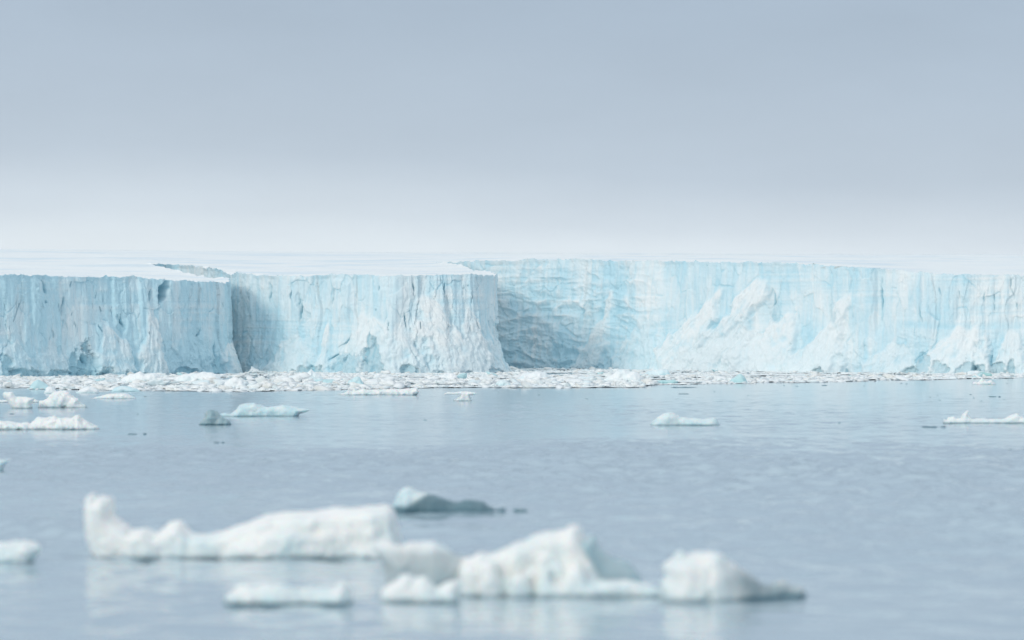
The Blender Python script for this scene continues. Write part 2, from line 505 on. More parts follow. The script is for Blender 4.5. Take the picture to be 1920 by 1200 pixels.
    if scallop is not None:
        m = sstep(scallop[1], scallop[0], PX + 60 * fbm(Sg * 0.1, Z * 0.1, 2.0, 2)) * sstep(1.02, 0.75, tn)
        ws = Sg + 2.2 * fbm(Sg * 0.10, Z * 0.16, seed + 2.0, 3)
        wz = Z + 1.6 * fbm(Sg * 0.07, Z * 0.12, seed + 3.0, 3) + 0.10 * ws
        sc = ridged(ws * 0.11, wz * 0.34, seed + 1.0, 3)
        d = d + m * 0.50 * (sc - 0.6)
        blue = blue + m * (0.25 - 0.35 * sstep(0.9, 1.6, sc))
    def cols(pc, rad):
        c = np.where(np.abs(pxcol - pc) < rad)[0]
        return c
    for (pc, yt, hw, dep, skew, snow) in aprons:
        # slumped snow: apex at (pc, yt), spreading to the foot
        ci = cols(pc, hw * 1.6 + abs(skew) + 20)
        if len(ci) == 0: continue
        z_, s_, px_, mp_ = Z[ci], Sg[ci], PX[ci], mpp[ci]
        zt = CAMH - (yt - HY) * mp_ + 1.5 * noise3(s_ * 0.35, 0.0, pc)
        xx = (px_ - pc) * mp_
        fr = np.clip((zt - z_) / np.maximum(zt, 1), 0, 1.1)
        cx = skew * mp_ * fr
        wd = hw * mp_ * (0.14 + 0.86 * fr ** 0.9)
        q = np.abs(xx - cx) / np.maximum(wd, 0.3) + 0.55 * fbm(s_ * 0.22, z_ * 0.16, seed + pc, 4, 0.6)
        m = sstep(1.05, 0.55, q) * sstep(0.0, 0.10, fr)
        ray = (xx - cx * 0.7) / np.maximum(wd, 0.3) + 0.12 * fbm(s_ * 0.3, z_ * 0.3, pc, 2)
        stri = noise3(ray * 7.0, z_ * 0.16, pc * 0.1) + 0.6 * noise3(ray * 19.0, z_ * 0.28, pc * 0.3)
        chaos = fbm(s_ * 0.55, z_ * 0.5, pc * 0.2, 4, 0.6)
        d[ci] = d[ci] * (1 - 0.5 * m) + m * (dep * fr ** 0.85 + 0.24 * stri * (0.4 + fr) + (0.32 - 0.2 * snow) * chaos)
        pm = m * np.clip(0.85 + 0.5 * chaos, 0, 1)
        blue[ci] = blue[ci] * (1 - pm) + pm * (blue0 * (1 - snow) - 0.1 + 0.25 * np.clip(-stri, 0, 1))
    for (pc, yb, w, h, dep) in caves:
        ci = cols(pc, w * 0.9 + 8)
        if len(ci) == 0: continue
        z_, s_, px_, mp_ = Z[ci], Sg[ci], PX[ci], mpp[ci]
        zb = CAMH - (yb - HY) * mp_
        xx = (px_ - pc) * mp_; hh = (z_ - zb) / np.maximum(h * mp_, .2)
        q = (xx / (0.5 * w * mp_)) ** 2 + np.where(hh > 0, hh ** 2, 0.0) + 0.75 * fbm(s_ * 0.55, z_ * 0.55, seed + pc * 0.7, 4, 0.55)
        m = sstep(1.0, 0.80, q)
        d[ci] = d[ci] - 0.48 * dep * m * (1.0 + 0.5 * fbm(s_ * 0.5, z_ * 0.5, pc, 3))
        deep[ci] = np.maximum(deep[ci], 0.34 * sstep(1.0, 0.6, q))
    for (pc, y0, y1, w, amt) in scars:      # fresh breaks showing clear blue ice
        ci = cols(pc, w * 2.5 + 10)
        if len(ci) == 0: continue
        z_, s_, px_, py_, mp_ = Z[ci], Sg[ci], PX[ci], PY[ci], mpp[ci]
        fr = (py_ - y0) / (y1 - y0)
        q = np.abs(px_ - pc - 0.5 * w * (fr - 0.5)) / (w * (0.3 + 0.5 * np.clip(fr, 0, 1))) + np.maximum(0, np.abs(fr - 0.5) - 0.4) * 3 + 0.9 * fbm(s_ * 0.4, z_ * 0.3, pc, 4, 0.6)
        m = sstep(1.0, 0.6, q)
        d[ci] = d[ci] - 0.35 * m
        deep[ci] = np.maximum(deep[ci], amt * m * np.clip(0.8 + fbm(s_ * 0.8, z_ * 0.25, pc + 3, 3), 0.2, 1.3))
    crk = [list(c) for c in cracks]
    for _ in range(n_rand):
        pc = rng.uniform(ctrl[0][0] if ctrl[0][0] > -60 else -60, min(max(c[0] for c in ctrl), 1980)); y0 = rng.uniform(530, 640); L = rng.uniform(6, 30)
        lean = rng.uniform(-0.12, 0.12)
        crk.append([(pc, y0), (pc + lean * L * 0.5 + rng.uniform(-1, 1), y0 + L * 0.5), (pc + lean * L, y0 + L), rng.uniform(0.06, 0.11), rng.uniform(0.4, 0.8)])
    for c in crk:
        wdt, dep = c[-2] * 0.8 * (0.5 + 0.5 * crk_k), c[-1] * crk_k
        pl = c[:-2]
        pcs = np.mean([p[0] for p in pl])
        ci = cols(pcs, 30)
        if len(ci) == 0: continue
        z_, s_, px_, py_, mp_ = Z[ci], Sg[ci], PX[ci], PY[ci], mpp[ci]
        px_ = px_ + 2.2 * fbm(s_ * 0.5, z_ * 0.6, pcs, 3)
        best = np.full(z_.shape, 1e9); pos_ = np.zeros(z_.shape)
        for k_, (a_, b_) in enumerate(zip(pl[:-1], pl[1:])):
            vx, vy = b_[0] - a_[0], b_[1] - a_[1]
            tt = np.clip(((px_ - a_[0]) * vx + (py_ - a_[1]) * vy) / (vx * vx + vy * vy), 0, 1)
            dd = np.hypot(px_ - a_[0] - tt * vx, py_ - a_[1] - tt * vy)
            m = dd < best
            best = np.where(m, dd, best); pos_ = np.where(m, (k_ + tt) / (len(pl) - 1), pos_)
        tap = np.clip(np.sin(np.pi * np.clip(pos_, 0.02, 0.98)), 0, 1) ** 0.6 * (0.75 + 0.6 * noise3(s_ * 0.3, z_ * 0.8, pcs))
        wl_ = np.maximum(wdt * tap, 0.03)
        g = np.exp(-(best * mp_ / wl_) ** (2 if c[-2] < 0.5 else 6)) * np.clip(tap * 1.4, 0, 1)
        d[ci] = d[ci] - dep * g
        deep[ci] = np.maximum(deep[ci], (0.45 + 0.35 * crk_k) * g)
    for (pa, pb, ya, yb, dep) in facets:     # flat slabs fallen out or standing proud
        m = sstep(pa - 3, pa + 1, PX) * sstep(pb + 3, pb - 1, PX) * sstep(ya - 6, ya + 2, PY + 10 * fbm(Sg * 0.3, 0, pa, 2)) * sstep(yb + 10, yb - 10, PY + 14 * fbm(Sg * 0.4, 1.0, pa, 2))
        d = d + dep * m
    dirt = sstep(0.30, 0.55, fbm(Sg * 0.35, Z * 0.9, seed + 31, 3)) * sstep(0.955, 0.985, tn) * 0.45 * sstep(0.1, 0.5, fbm(Sg * 0.04, 0, seed + 41, 2))
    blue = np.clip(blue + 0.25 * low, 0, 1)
    # the rim itself: softened so that the snow field fits onto it
    d = d * (1 - 0.35 * sstep(0.96, 1.0, tn))
    rimk = sstep(0.85, 1.0, tn)
    d = d * (1 - rimk) + np.clip(d, -1.6, 1.2) * rimk
    # ends of a wall return to the control line so that neighbours meet
    endm = np.minimum(1, np.minimum(S + 0.0, cum[-1] - S) / 6.0)[:, None]
    d = d * endm
    VX = X[:, None] + N[:, 0:1] * d
    VY = Y[:, None] + N[:, 1:2] * d
    V = np.stack([VX, VY, Z], 2).reshape(-1, 3)
    ns = len(S)
    i = np.arange(ns - 1)[:, None] * NZ + np.arange(NZ - 1)[None, :]
    Fc = np.stack([i, i + NZ, i + NZ + 1, i + 1], 2).reshape(-1, 4)
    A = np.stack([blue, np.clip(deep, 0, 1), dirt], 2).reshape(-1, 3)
    return V, Fc, A, V.reshape(ns, NZ, 3)[:, -1]

C1 = [(-2300, 700), (-900, 770), (-420, 790), (-150, 800), (0, 812), (120, 826), (230, 836), (298, 842), (320, 845), (350, 849), (400, 858), (424, 866), (429, 872), (404, 882), (345, 893), (300, 906), (282, 918)]
C2 = [(282, 918), (325, 925), (400, 899), (442, 881), (490, 875), (560, 870), (640, 866), (738, 861), (780, 862), (850, 865), (912, 869), (931, 879), (926, 893), (890, 917), (850, 936), (815, 947)]
C3 = [(815, 947), (850, 945), (905, 939), (1000, 931), (1100, 921), (1200, 909), (1280, 901), (1400, 889), (1500, 881), (1640, 868), (1700, 864), (1780, 860), (1900, 856), (2100, 848), (2400, 835), (3300, 800), (5000, 760)]

g1 = build_cliff(C1, 3,
    aprons=[(205, 610, 60, 2.2, 10, 0.5), (20, 640, 60, 1.5, 5, 0.3), (285, 570, 32, 1.6, -6, 0.7), (420, 640, 30, 2.2, 14, 0.8), (95, 640, 45, 1.2, 0, 0.4)],
    caves=[(158, 700, 30, 64, 2.2), (134, 690, 20, 40, 1.2), (35, 708, 60, 18, 1.6), (100, 708, 60, 16, 1.5), (190, 708, 40, 22, 1.5), (225, 706, 14, 16, 1.5), (255, 706, 40, 10, 1.2), (345, 704, 60, 14, 1.5), (5, 704, 26, 40, 1.0), (400, 704, 20, 40, 0.8)],
    cracks=[[(80, 524), (84, 535), (89, 551), 0.30, 1.6], [(87, 563), (88, 567), (88, 568), 0.30, 1.5], [(120, 556), (119, 572), (116, 594), 0.14, 1.1], [(134, 527), (133, 534), (132, 540), 0.16, .9],
            [(1, 586), (1, 600), (2, 622), 0.28, 1.6], [(43, 563), (33, 585), (24, 604), 0.16, 1.1], [(287, 540), (284, 553), (281, 566), 0.22, 1.4],
            [(314, 518), (308, 545), (297, 572), 0.95, 3.0], [(398, 640), (397, 660), (399, 690), 0.22, 1.4], [(372, 612), (370, 622), (368, 632), 0.20, 1.1],
            [(226, 588), (226, 600), (233, 614), 0.2, 1.2], [(190, 574), (191, 580), (192, 586), 0.15, .9], [(150, 668), (155, 676), (157, 682), 0.3, 1.2], [(181, 608), (185, 616), (188, 624), 0.16, 1], [(94, 618), (97, 628), (98, 634), 0.2, .9]],
    facets=[(165, 215, 520, 610, -0.5), (60, 80, 530, 610, 0.5), (240, 262, 520, 590, -0.4)], blue0=0.86, n_rand=22, colk=0.5, scars=[(225, 590, 620, 14, 0.2), (150, 690, 702, 60, .25), (35, 690, 706, 60, .2)])
g2 = build_cliff(C2, 21,
    aprons=[(790, 552, 85, 2.2, 80, 0.95), (880, 575, 45, 1.2, 25, 0.75), (612, 600, 20, 1.0, -4, 0.9), (690, 585, 85, 2.0, 10, 0.75), (560, 630, 90, 1.6, -20, 0.5), (745, 600, 60, 1.6, 20, .7)],
    caves=[(588, 702, 56, 20, 1.8), (766, 703, 34, 22, 1.8), (725, 703, 12, 12, 1.0), (705, 700, 36, 70, 1.1), (870, 703, 16, 10, 1.2), (915, 703, 28, 14, 1.0), (820, 704, 14, 10, 1.2), (660, 690, 70, 30, 0.5)],
    cracks=[[(498, 528), (502, 548), (501, 570), 0.2, 1.0], [(548, 545), (546, 555), (545, 562), 0.3, 1.1], [(565, 570), (563, 590), (562, 604), 0.18, 1.0], [(626, 532), (624, 550), (620, 575), 0.18, .9],
            [(760, 580), (759, 600), (761, 614), 0.18, 1.0], [(834, 528), (833, 545), (833, 560), 0.25, 1.2], [(886, 545), (885, 560), (884, 570), 0.2, .9], [(932, 606), (933, 615), (934, 626), 0.35, 1.3], [(930, 575), (932, 590), (934, 600), 0.2, 1.0],
            [(775, 530), (778, 545), (777, 556), 0.22, .9], [(640, 660), (630, 668), (618, 676), 0.2, .8], [(665, 625), (650, 642), (632, 652), 0.2, .7], [(893, 600), (896, 612), (897, 618), .2, .9]],
    facets=[(700, 737, 545, 640, 0.25), (625, 655, 530, 600, 0.5), (585, 612, 520, 590, -0.4), (745, 770, 560, 640, -0.2)], blue0=0.58, colk=0.7, scars=[(703, 628, 702, 26, 0.50), (565, 560, 600, 14, 0.15), (930, 600, 640, 10, 0.3), (840, 560, 600, 12, .12)], crk_k=0.85)
g3 = build_cliff(C3, 44,
    aprons=[(1428, 516, 62, 3.0, -95, 0.95), (1352, 540, 58, 3.2, -85, 1.0), (1480, 585, 80, 2.6, -40, 0.9), (1400, 610, 120, 2.2, -20, 0.9), (1592, 545, 44, 2.2, -60, 0.8), (1560, 610, 70, 2.0, -30, .8), (1825, 606, 100, 3.2, -40, 1.0), (1900, 620, 60, 2.0, 0, .9), (1215, 590, 60, 1.2, -20, 0.2), (1150, 545, 26, 1.2, -45, 0.5), (1690, 640, 80, 1.6, -20, .6)],
    scars=[(1445, 542, 592, 12, 0.30), (1110, 560, 600, 26, 0.22), (1165, 575, 610, 20, 0.18), (1560, 560, 600, 10, 0.15), (1030, 640, 690, 60, 0.10)], crk_k=0.4,
    caves=[(1552, 702, 24, 14, 2.0), (1715, 702, 30, 18, 2.0), (1770, 702, 36, 26, 1.4), (1738, 680, 34, 16, 1.0), (1818, 700, 40, 26, 1.2), (1875, 700, 40, 20, 1.6), (1900, 695, 16, 22, 1.6), (1120, 704, 40, 12, 1.6), (1060, 704, 30, 8, 1.4), (1840, 697, 26, 16, 1.2)],
    cracks=[[(1648, 520), (1648, 560), (1650, 600), 0.42, 1.6], [(1762, 538), (1763, 546), (1765, 556), 0.4, .9], [(1863, 545), (1864, 565), (1866, 586), 0.25, 1.4], [(1894, 516), (1895, 534), (1902, 562), 0.22, 1.4], [(1906, 566), (1907, 572), (1907, 580), 0.25, 1.2],
            [(1847, 548), (1846, 556), (1845, 566), 0.3, 1], [(1727, 570), (1728, 590), (1732, 604), 0.22, .9], [(1277, 608), (1277, 614), (1278, 618), 0.15, .9], [(1862, 664), (1861, 676), (1862, 692), 0.25, 1.2], [(1592, 690), (1592, 695), (1592, 700), .2, 1], [(1600, 585), (1598, 592), (1597, 598), .3, 1],
            [(1445, 540), (1448, 560), (1445, 585), .3, .8], [(1100, 565), (1097, 580), (1094, 590), .25, .8]],
    facets=[(1640, 1656, 500, 620, -0.7), (1795, 1816, 560, 600, -0.4), (1160, 1176, 505, 560, -0.4)], scallop=(1150, 1290), blue0=0.50, colk=0.3)

glacier = bpy.data.objects.new('glacier', None)
COL.objects.link(glacier)
glacier.location = (0, 870, 0)
tag(glacier, 'wide tidewater glacier with three pale blue ice cliffs and a flat snow field', 'glacier', kind='structure')
for g, lab in ((g1, 'shaded blue ice cliff of the left headland with dark arched hollow'),
               (g2, 'middle ice headland with white slump and sharp right corner'),
               (g3, 'long bright ice wall on the right with white snow slumps')):
    V = g[0] - np.array([0, 870, 0])
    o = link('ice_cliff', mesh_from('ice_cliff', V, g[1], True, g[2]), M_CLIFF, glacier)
    o['label'] = lab

# snow field fitted onto the cliff rims
def build_snow():
    rims = [g[3] for g in (g1, g2, g3)]
    rim = np.vstack([rims[0], rims[1][1:], rims[2][1:]])
    keep = [0]
    for i in range(1, len(rim)):
        if np.hypot(*(rim[i, :2] - rim[keep[-1], :2])) > 0.05: keep.append(i)
    rim = rim[keep]
    n = len(rim)
    far = np.array([(900, 760), (1450, 1500), (1450, 2200), (-1450, 2200), (-1450, 1500), (-900, 700)], float)
    poly = [Vector(p[:2]) for p in rim] + [Vector(p) for p in far]
    inner = []
    y = 800.0
    while y < 2150:
        step = 1.3 if y < 1000 else 1.3 + (y - 1000) * 0.03
        half = 0.135 * y + 12
        xs = np.arange(-half, half, step * 1.2)
        for x in xs:
            inner.append((x + random.uniform(-.3, .3) * step, y + random.uniform(-.3, .3) * step))
        y += step
    inner = np.array(inner)
    # keep off the rim line
    cell = {}
    for p in rim[:, :2]:
        cell[(int(p[0] // 0.8), int(p[1] // 0.8))] = 1
    ok = [not any((int(q[0] // 0.8) + a, int(q[1] // 0.8) + b) in cell for a in (-1, 0, 1) for b in (-1, 0, 1)) for q in inner]
    inner = inner[np.array(ok)]
    pts = poly + [Vector(p) for p in inner]
    N = len(poly)
    vs_, es_, fs_, ov, oe, of = delaunay_2d_cdt(pts, [], [list(range(N))], 1, 1e-4)
    XY = np.array([(v.x, v.y) for v in vs_])
    z = terrain(XY[:, 0], XY[:, 1])
    for k, src in enumerate(ov):
        for s in src:
            if s < n: z[k] = rim[s, 2]
    V = np.column_stack([XY, z]) - np.array([0, 870, 0])
    tri = np.array([f for f in fs_ if len(f) == 3])
    a, b, c = V[tri[:, 0]], V[tri[:, 1]], V[tri[:, 2]]
    up = np.cross(b - a, c - a)[:, 2]
    tri[up < 0] = tri[up < 0][:, ::-1]
    o = link('snow_field', mesh_from('snow_field', V, tri, True), M_SNOW, glacier)
    o['label'] = 'smooth white snow field sloping back above the ice cliffs'
build_snow()

# ------------------------------------------------------------------ floating ice: implicit bodies
def surface_nets(f, org, h):
    nx, ny, nz = f.shape
    ins = f < 0
    cs = np.zeros((nx - 1, ny - 1, nz - 1), int)
    corners = [(i, j, k) for i in (0, 1) for j in (0, 1) for k in (0, 1)]
    def sub(a, c): return a[c[0]:c[0] + nx - 1, c[1]:c[1] + ny - 1, c[2]:c[2] + nz - 1]
    for c in corners: cs += sub(ins, c)
    act = (cs > 0) & (cs < 8)
    ids = np.argwhere(act)
    pos = np.zeros((len(ids), 3)); cnt = np.zeros(len(ids))
    fv = {c: sub(f, c)[act] for c in corners}
    for c in corners:
        for ax in range(3):
            if c[ax] == 0:
                c2 = list(c); c2[ax] = 1; c2 = tuple(c2)
                a, b = fv[c], fv[c2]
                x = (a < 0) != (b < 0)
                t = np.where(x, a / np.where(x, a - b, 1), 0)
                p = np.tile(np.array(c, float), (len(a), 1)); p[:, ax] = t
                pos += np.where(x[:, None], p, 0); cnt += x
    pos = (ids + pos / cnt[:, None]) * h + org
    idx = -np.ones(act.shape, int); idx[act] = np.arange(len(ids))
    quads = []
    for ax in range(3):
        u, v = (ax + 1) % 3, (ax + 2) % 3
        sl0 = [slice(None)] * 3; sl1 = [slice(None)] * 3
        sl0[ax] = slice(0, -1); sl1[ax] = slice(1, None)
        a, b = ins[tuple(sl0)], ins[tuple(sl1)]
        e = np.argwhere(a != b)
        e = e[(e[:, u] > 0) & (e[:, v] > 0) & (e[:, u] < f.shape[u] - 1) & (e[:, v] < f.shape[v] - 1)]
        flip = a[tuple(e.T)]
        du = np.zeros(3, int); du[u] = 1; dv = np.zeros(3, int); dv[v] = 1
        q = np.stack([idx[tuple((e - du - dv).T)], idx[tuple((e - dv).T)], idx[tuple(e.T)], idx[tuple((e - du).T)]], 1)
        q[~flip] = q[~flip][:, ::-1]
        quads.append(q)
    return pos, np.vstack(quads)

def poly_sd(px, pz, poly):
    """signed distance, positive inside"""
    best = np.full(px.shape, 1e9); inside = np.zeros(px.shape, bool)
    n = len(poly)
    for i in range(n):
        ax, az = poly[i]; bx, bz = poly[(i + 1) % n]
        vx, vz = bx - ax, bz - az
        t = np.clip(((px - ax) * vx + (pz - az) * vz) / max(vx * vx + vz * vz, 1e-9), 0, 1)
        best = np.minimum(best, (px - ax - t * vx) ** 2 + (pz - az - t * vz) ** 2)
        cond = ((az > pz) != (bz > pz))
        xi = ax + (pz - az) / (vz if abs(vz) > 1e-9 else 1e-9) * vx
        inside ^= cond & (px < xi)
    return np.where(inside, 1, -1) * np.sqrt(best)

def berg_mesh(lobes, base_y, vox, seed, blue=0.25, deep=0.0, rough=1.0, wet=0.5, deep_fn=None):
    """lobes: list of (outline in photograph pixels, half depth m, depth offset m, edge radius m). Local origin at the waterline."""
    Y0 = depth_of(base_y)
    T0 = max(l[1] for l in lobes)
    Yc = Y0 + T0
    allp = np.array([p for l in lobes for p in l[0]])
    pxc = 0.5 * (allp[:, 0].min() + allp[:, 0].max())
    X0 = (pxc - CX) / F * Yc
    loc = []
    for lb in lobes:
        outl, T, yo, R = lb[:4]
        sk = lb[4] if len(lb) > 4 else 0.0
        Yl = Yc + yo
        q = [((px - CX) / F * Yl - X0, CAMH - (py - HY) / F * Yl) for px, py in outl]
        x0, x1 = q[0][0], q[-1][0]
        zb = -0.55 * R - 0.12
        ins = min(0.25 * R, 0.1 * abs(x1 - x0))
        q = [(x0 + ins, zb)] + q + [(x1 - ins, zb)]
        loc.append((q, T, yo, R, sk, 0.5 * (x0 + x1)))
    pad = 4 * vox
    xs = [p[0] for l in loc for p in l[0]]; zs = [p[1] for l in loc for p in l[0]]
    sp_ = [abs(l[4]) * 0.5 * abs(l[0][-1][0] - l[0][0][0]) for l in loc]
    y_lo = min(l[2] - l[1] * 1.25 - e for l, e in zip(loc, sp_)) - pad; y_hi = max(l[2] + l[1] * 1.25 + e for l, e in zip(loc, sp_)) + pad
    gx = np.arange(min(xs) - pad, max(xs) + pad, vox); gy = np.arange(y_lo, y_hi, vox); gz = np.arange(min(zs) - pad, max(zs) + pad, vox)
    X, Y, Z = gx[:, None, None], gy[None, :, None], gz[None, None, :]
    f = None
    for k, (q, T, yo, R, sk, xm) in enumerate(loc):
        sc = R
        x2 = gx[:, None]; z2 = gz[None, :]
        wx = x2 + 0.10 * R * fbm(x2 / R * 0.8, z2 / R * 0.8, seed + k + .5, 3)
        wz = z2 + 0.09 * R * fbm(x2 / R * 0.8, z2 / R * 0.8, seed + k + 9.5, 3) * sstep(0.0, 0.5, z2)
        sd = poly_sd(wx, wz, q)
        a = (1 - np.clip(sd / R, -1.5, 1)) ** 2
        Tv = T * (1 + 0.2 * fbm(gx / T * 0.7, 0.0, seed + k + 3.0, 3))
        ym = yo + sk * (gx - xm) + 0.22 * T * fbm(gx / T * 0.5, 0.5, seed + k + 5.0, 2)
        # lower ground reaches further out than the crest
        g = ((Y - ym[:, None, None]) / Tv[:, None, None]) ** 2 + a[:, None, :] - 1.0
        f = g if f is None else np.minimum(f, g)
    f = np.clip(f, -1.0, 1.5)
    ncell = f.size
    # lumps in the body
    cx, cy, cz = np.broadcast_arrays(X, Y, Z)
    R0 = max(l[3] for l in loc)
    near = np.abs(f) < 0.9
    nv = fbm(cx[near] / R0 * 0.9, cy[near] / R0 * 0.7, cz[near] / R0 * 0.9 + seed, 4, 0.55)
    f = f.copy(); f[near] += 0.36 * rough * nv
    V, Q = surface_nets(f, np.array([gx[0], gy[0], gz[0]]), vox)
    # fine displacement and colours
    n1 = fbm(V[:, 0] / R0 * 3.0, V[:, 1] / R0 * 3.0, V[:, 2] / R0 * 3.0 + seed, 3, 0.6)
    n2 = ridged(V[:, 0] / R0 * 2.4, V[:, 1] / R0 * 2.4, V[:, 2] / R0 * 1.6 + seed, 3) - 0.9
    V = V + (rough * R0 * (0.035 * n1 + 0.035 * n2))[:, None] * np.array([0.3, 0.7, 0.5])
    nb = fbm(V[:, 0] / R0 * 0.6, V[:, 1] / R0 * 0.6, V[:, 2] / R0 * 0.6 + seed + 3, 3)
    zt = V[:, 2].max()
    cb = np.clip(blue + 0.4 * nb + 0.35 * sstep(0.55 * zt, 0.0, V[:, 2]), 0, 1)
    # wet clear ice washed by the swell at the waterline
    wl_ = 0.07 * R0 + 0.08
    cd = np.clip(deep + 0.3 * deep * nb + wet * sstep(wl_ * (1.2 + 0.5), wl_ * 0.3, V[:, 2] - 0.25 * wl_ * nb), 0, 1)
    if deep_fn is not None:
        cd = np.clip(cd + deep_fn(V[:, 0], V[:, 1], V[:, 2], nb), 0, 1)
    me = mesh_from('ice', V, Q, True, np.stack([cb, cd, 0 * cb], 1))
    return me, (X0, Yc, 0.0)

def berg(name, label, cat, lobes, base_y, vox, seed, group=None, mat=None, **kw):
    me, loc = berg_mesh(lobes, base_y, vox, seed, **kw)
    me.name = name
    o = link(name, me, mat or M_BERG)
    o.location = loc
    return tag(o, label, cat, group)

A_OUT = [(176, 1044), (168, 1030), (160, 990), (158, 950), (163, 932), (174, 923), (181, 935), (191, 928), (203, 933), (210, 926), (212, 966), (234, 981), (246, 992), (273, 988), (294, 1000), (307, 990), (318, 981), (341, 977), (349, 988), (360, 999), (385, 1001), (417, 996), (456, 981), (482, 970), (530, 961), (582, 958), (634, 953), (673, 950), (718, 945), (733, 948), (743, 962), (750, 997), (752, 1018), (744, 1050)]
berg('iceberg', 'long white iceberg with horned left end and broad right hump in foreground', 'iceberg',
     [(A_OUT, 2.3, 0.0, 0.6), ([(395, 1052), (425, 1004), (480, 978), (600, 964), (715, 955), (735, 975), (742, 1052)], 2.6, -0.2, 1.3)], 1049, 0.085, 51, blue=0.0, rough=0.6, wet=0.6)

# the broken iceberg in the centre: three visibly different pieces of one body
b_parts = [
    ('ice_lobe', 'grey-shaded rounded left lobe', [([(722, 1070), (712, 1048), (703, 1022), (711, 1013), (732, 1019), (753, 1022), (784, 1015), (821, 1014), (836, 1025), (857, 1040), (878, 1047), (890, 1112)], 1.8, 0.0, 1.1, 0.3)], dict(blue=0.25, rough=0.6, deep_fn=lambda x, y, z, nb: 0.40 * sstep(2.35, 1.85, z + 0.2 * nb))),  # deep_fn paints the face's shade in clear-ice colour below the frosted rim
    ('snow_crest', 'jagged white crest in the middle', [([(850, 1112), (862, 1050), (878, 1046), (896, 1036), (922, 1035), (951, 1027), (961, 1019), (987, 1013), (998, 1007), (1029, 996), (1055, 991), (1070, 985), (1083, 987), (1092, 1005), (1110, 1050), (1150, 1118)], 1.7, 0.3, 0.75),
        ([(1060, 1117), (1072, 1062), (1090, 1046), (1106, 1056), (1116, 1085), (1124, 1117)], 0.7, -0.6, 0.45),
        ([(858, 1113), (862, 1070), (875, 1056), (890, 1058), (900, 1075), (906, 1113)], 0.75, -1.1, 0.45),
        ([(893, 1114), (898, 1062), (912, 1048), (930, 1054), (942, 1080), (947, 1116)], 0.85, -1.3, 0.5),
        ([(948, 1117), (956, 1086), (972, 1072), (990, 1080), (1000, 1118)], 0.8, -1.6, 0.45),
        ([(985, 1117), (996, 1045), (1015, 1028), (1040, 1030), (1060, 1060), (1070, 1117)], 0.9, -0.9, 0.6),
        ([(1000, 1118), (1012, 1080), (1018, 1060), (1028, 1062), (1036, 1085), (1050, 1092), (1075, 1050), (1088, 1054), (1105, 1090), (1142, 1088), (1173, 1085), (1204, 1093), (1230, 1101), (1248, 1108), (1252, 1122)], 0.9, -1.5, 0.5)], dict(blue=0.10, rough=1.0)),
    ('ice_wing', 'smooth blue wing on the right', [([(1070, 1112), (1085, 1010), (1098, 1008), (1107, 1000), (1114, 1003), (1121, 1026), (1143, 1042), (1176, 1056), (1196, 1072), (1210, 1100), (1212, 1112)], 1.0, 1.4, 0.9, 0.9)], dict(blue=0.9, deep=0.25, rough=0.45)),
]
bc = bpy.data.objects.new('iceberg', None); COL.objects.link(bc)
yb_ = depth_of(1118) + 1.9
bc.location = ((960 - CX) / F * yb_, yb_, 0)
tag(bc, 'broken foreground iceberg with jagged white crest and blue right wing', 'iceberg')
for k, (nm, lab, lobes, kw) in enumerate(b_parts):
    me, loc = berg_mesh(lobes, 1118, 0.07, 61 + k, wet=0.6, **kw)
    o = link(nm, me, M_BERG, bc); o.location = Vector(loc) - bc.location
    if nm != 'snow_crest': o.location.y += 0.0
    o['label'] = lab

berg('ice_chunk', 'low lumpy white ice chunk in front of the broken iceberg', 'ice chunk',
     [([(716, 1130), (716, 1104), (740, 1088), (761, 1077), (776, 1086), (795, 1085), (810, 1093), (821, 1101), (841, 1092), (862, 1087), (867, 1096), (858, 1112), (862, 1130)], 0.9, 0.0, 0.75)], 1131, 0.055, 71, blue=0.15, wet=0.7)
berg('iceberg', 'white iceberg with pointed left tip sloping down to the right', 'iceberg',
     [([(1240, 1128), (1238, 1100), (1250, 1078), (1247, 1063), (1261, 1041), (1269, 1031), (1277, 1026), (1287, 1040), (1303, 1038), (1321, 1038), (1345, 1036), (1352, 1060), (1362, 1130)], 1.6, 0.0, 1.1),
      ([(1318, 1130), (1325, 1040), (1347, 1034), (1360, 1046), (1376, 1056), (1399, 1072), (1425, 1095), (1446, 1100), (1457, 1094), (1475, 1094), (1485, 1101), (1509, 1104), (1519, 1124), (1517, 1130)], 1.1, 0.9, 0.9, 0.7)],
     1130, 0.065, 81, blue=0.10, rough=0.6, wet=0.6, deep_fn=lambda x, y, z, nb: 0.72 * sstep(-0.6, 0.8, x + 0.4 * nb) * sstep(2.2, 1.0, z + 0.35 * x))  # shade of the right flank painted in with the dark clear-ice colour
berg('ice_floe', 'low pale grey ice floe drifting below the long white iceberg', 'ice floe',
     [([(418, 1135), (424, 1114), (444, 1101), (465, 1097), (504, 1094), (530, 1097), (546, 1101), (582, 1104), (624, 1101), (642, 1094), (653, 1104), (663, 1128), (664, 1135)], 1.1, 0.0, 0.7)], 1135, 0.055, 91, blue=0.35, deep=0.03, wet=0.9)
berg('ice_floe', 'pale ice floe cut off by the left edge in foreground', 'ice floe',
     [([(-90, 1062), (-70, 1025), (-20, 1016), (16, 1018), (47, 1012), (62, 1017), (75, 1026), (69, 1037), (62, 1047), (61, 1062)], 1.3, 0.0, 0.8)], 1060, 0.06, 95, blue=0.25, wet=0.8)
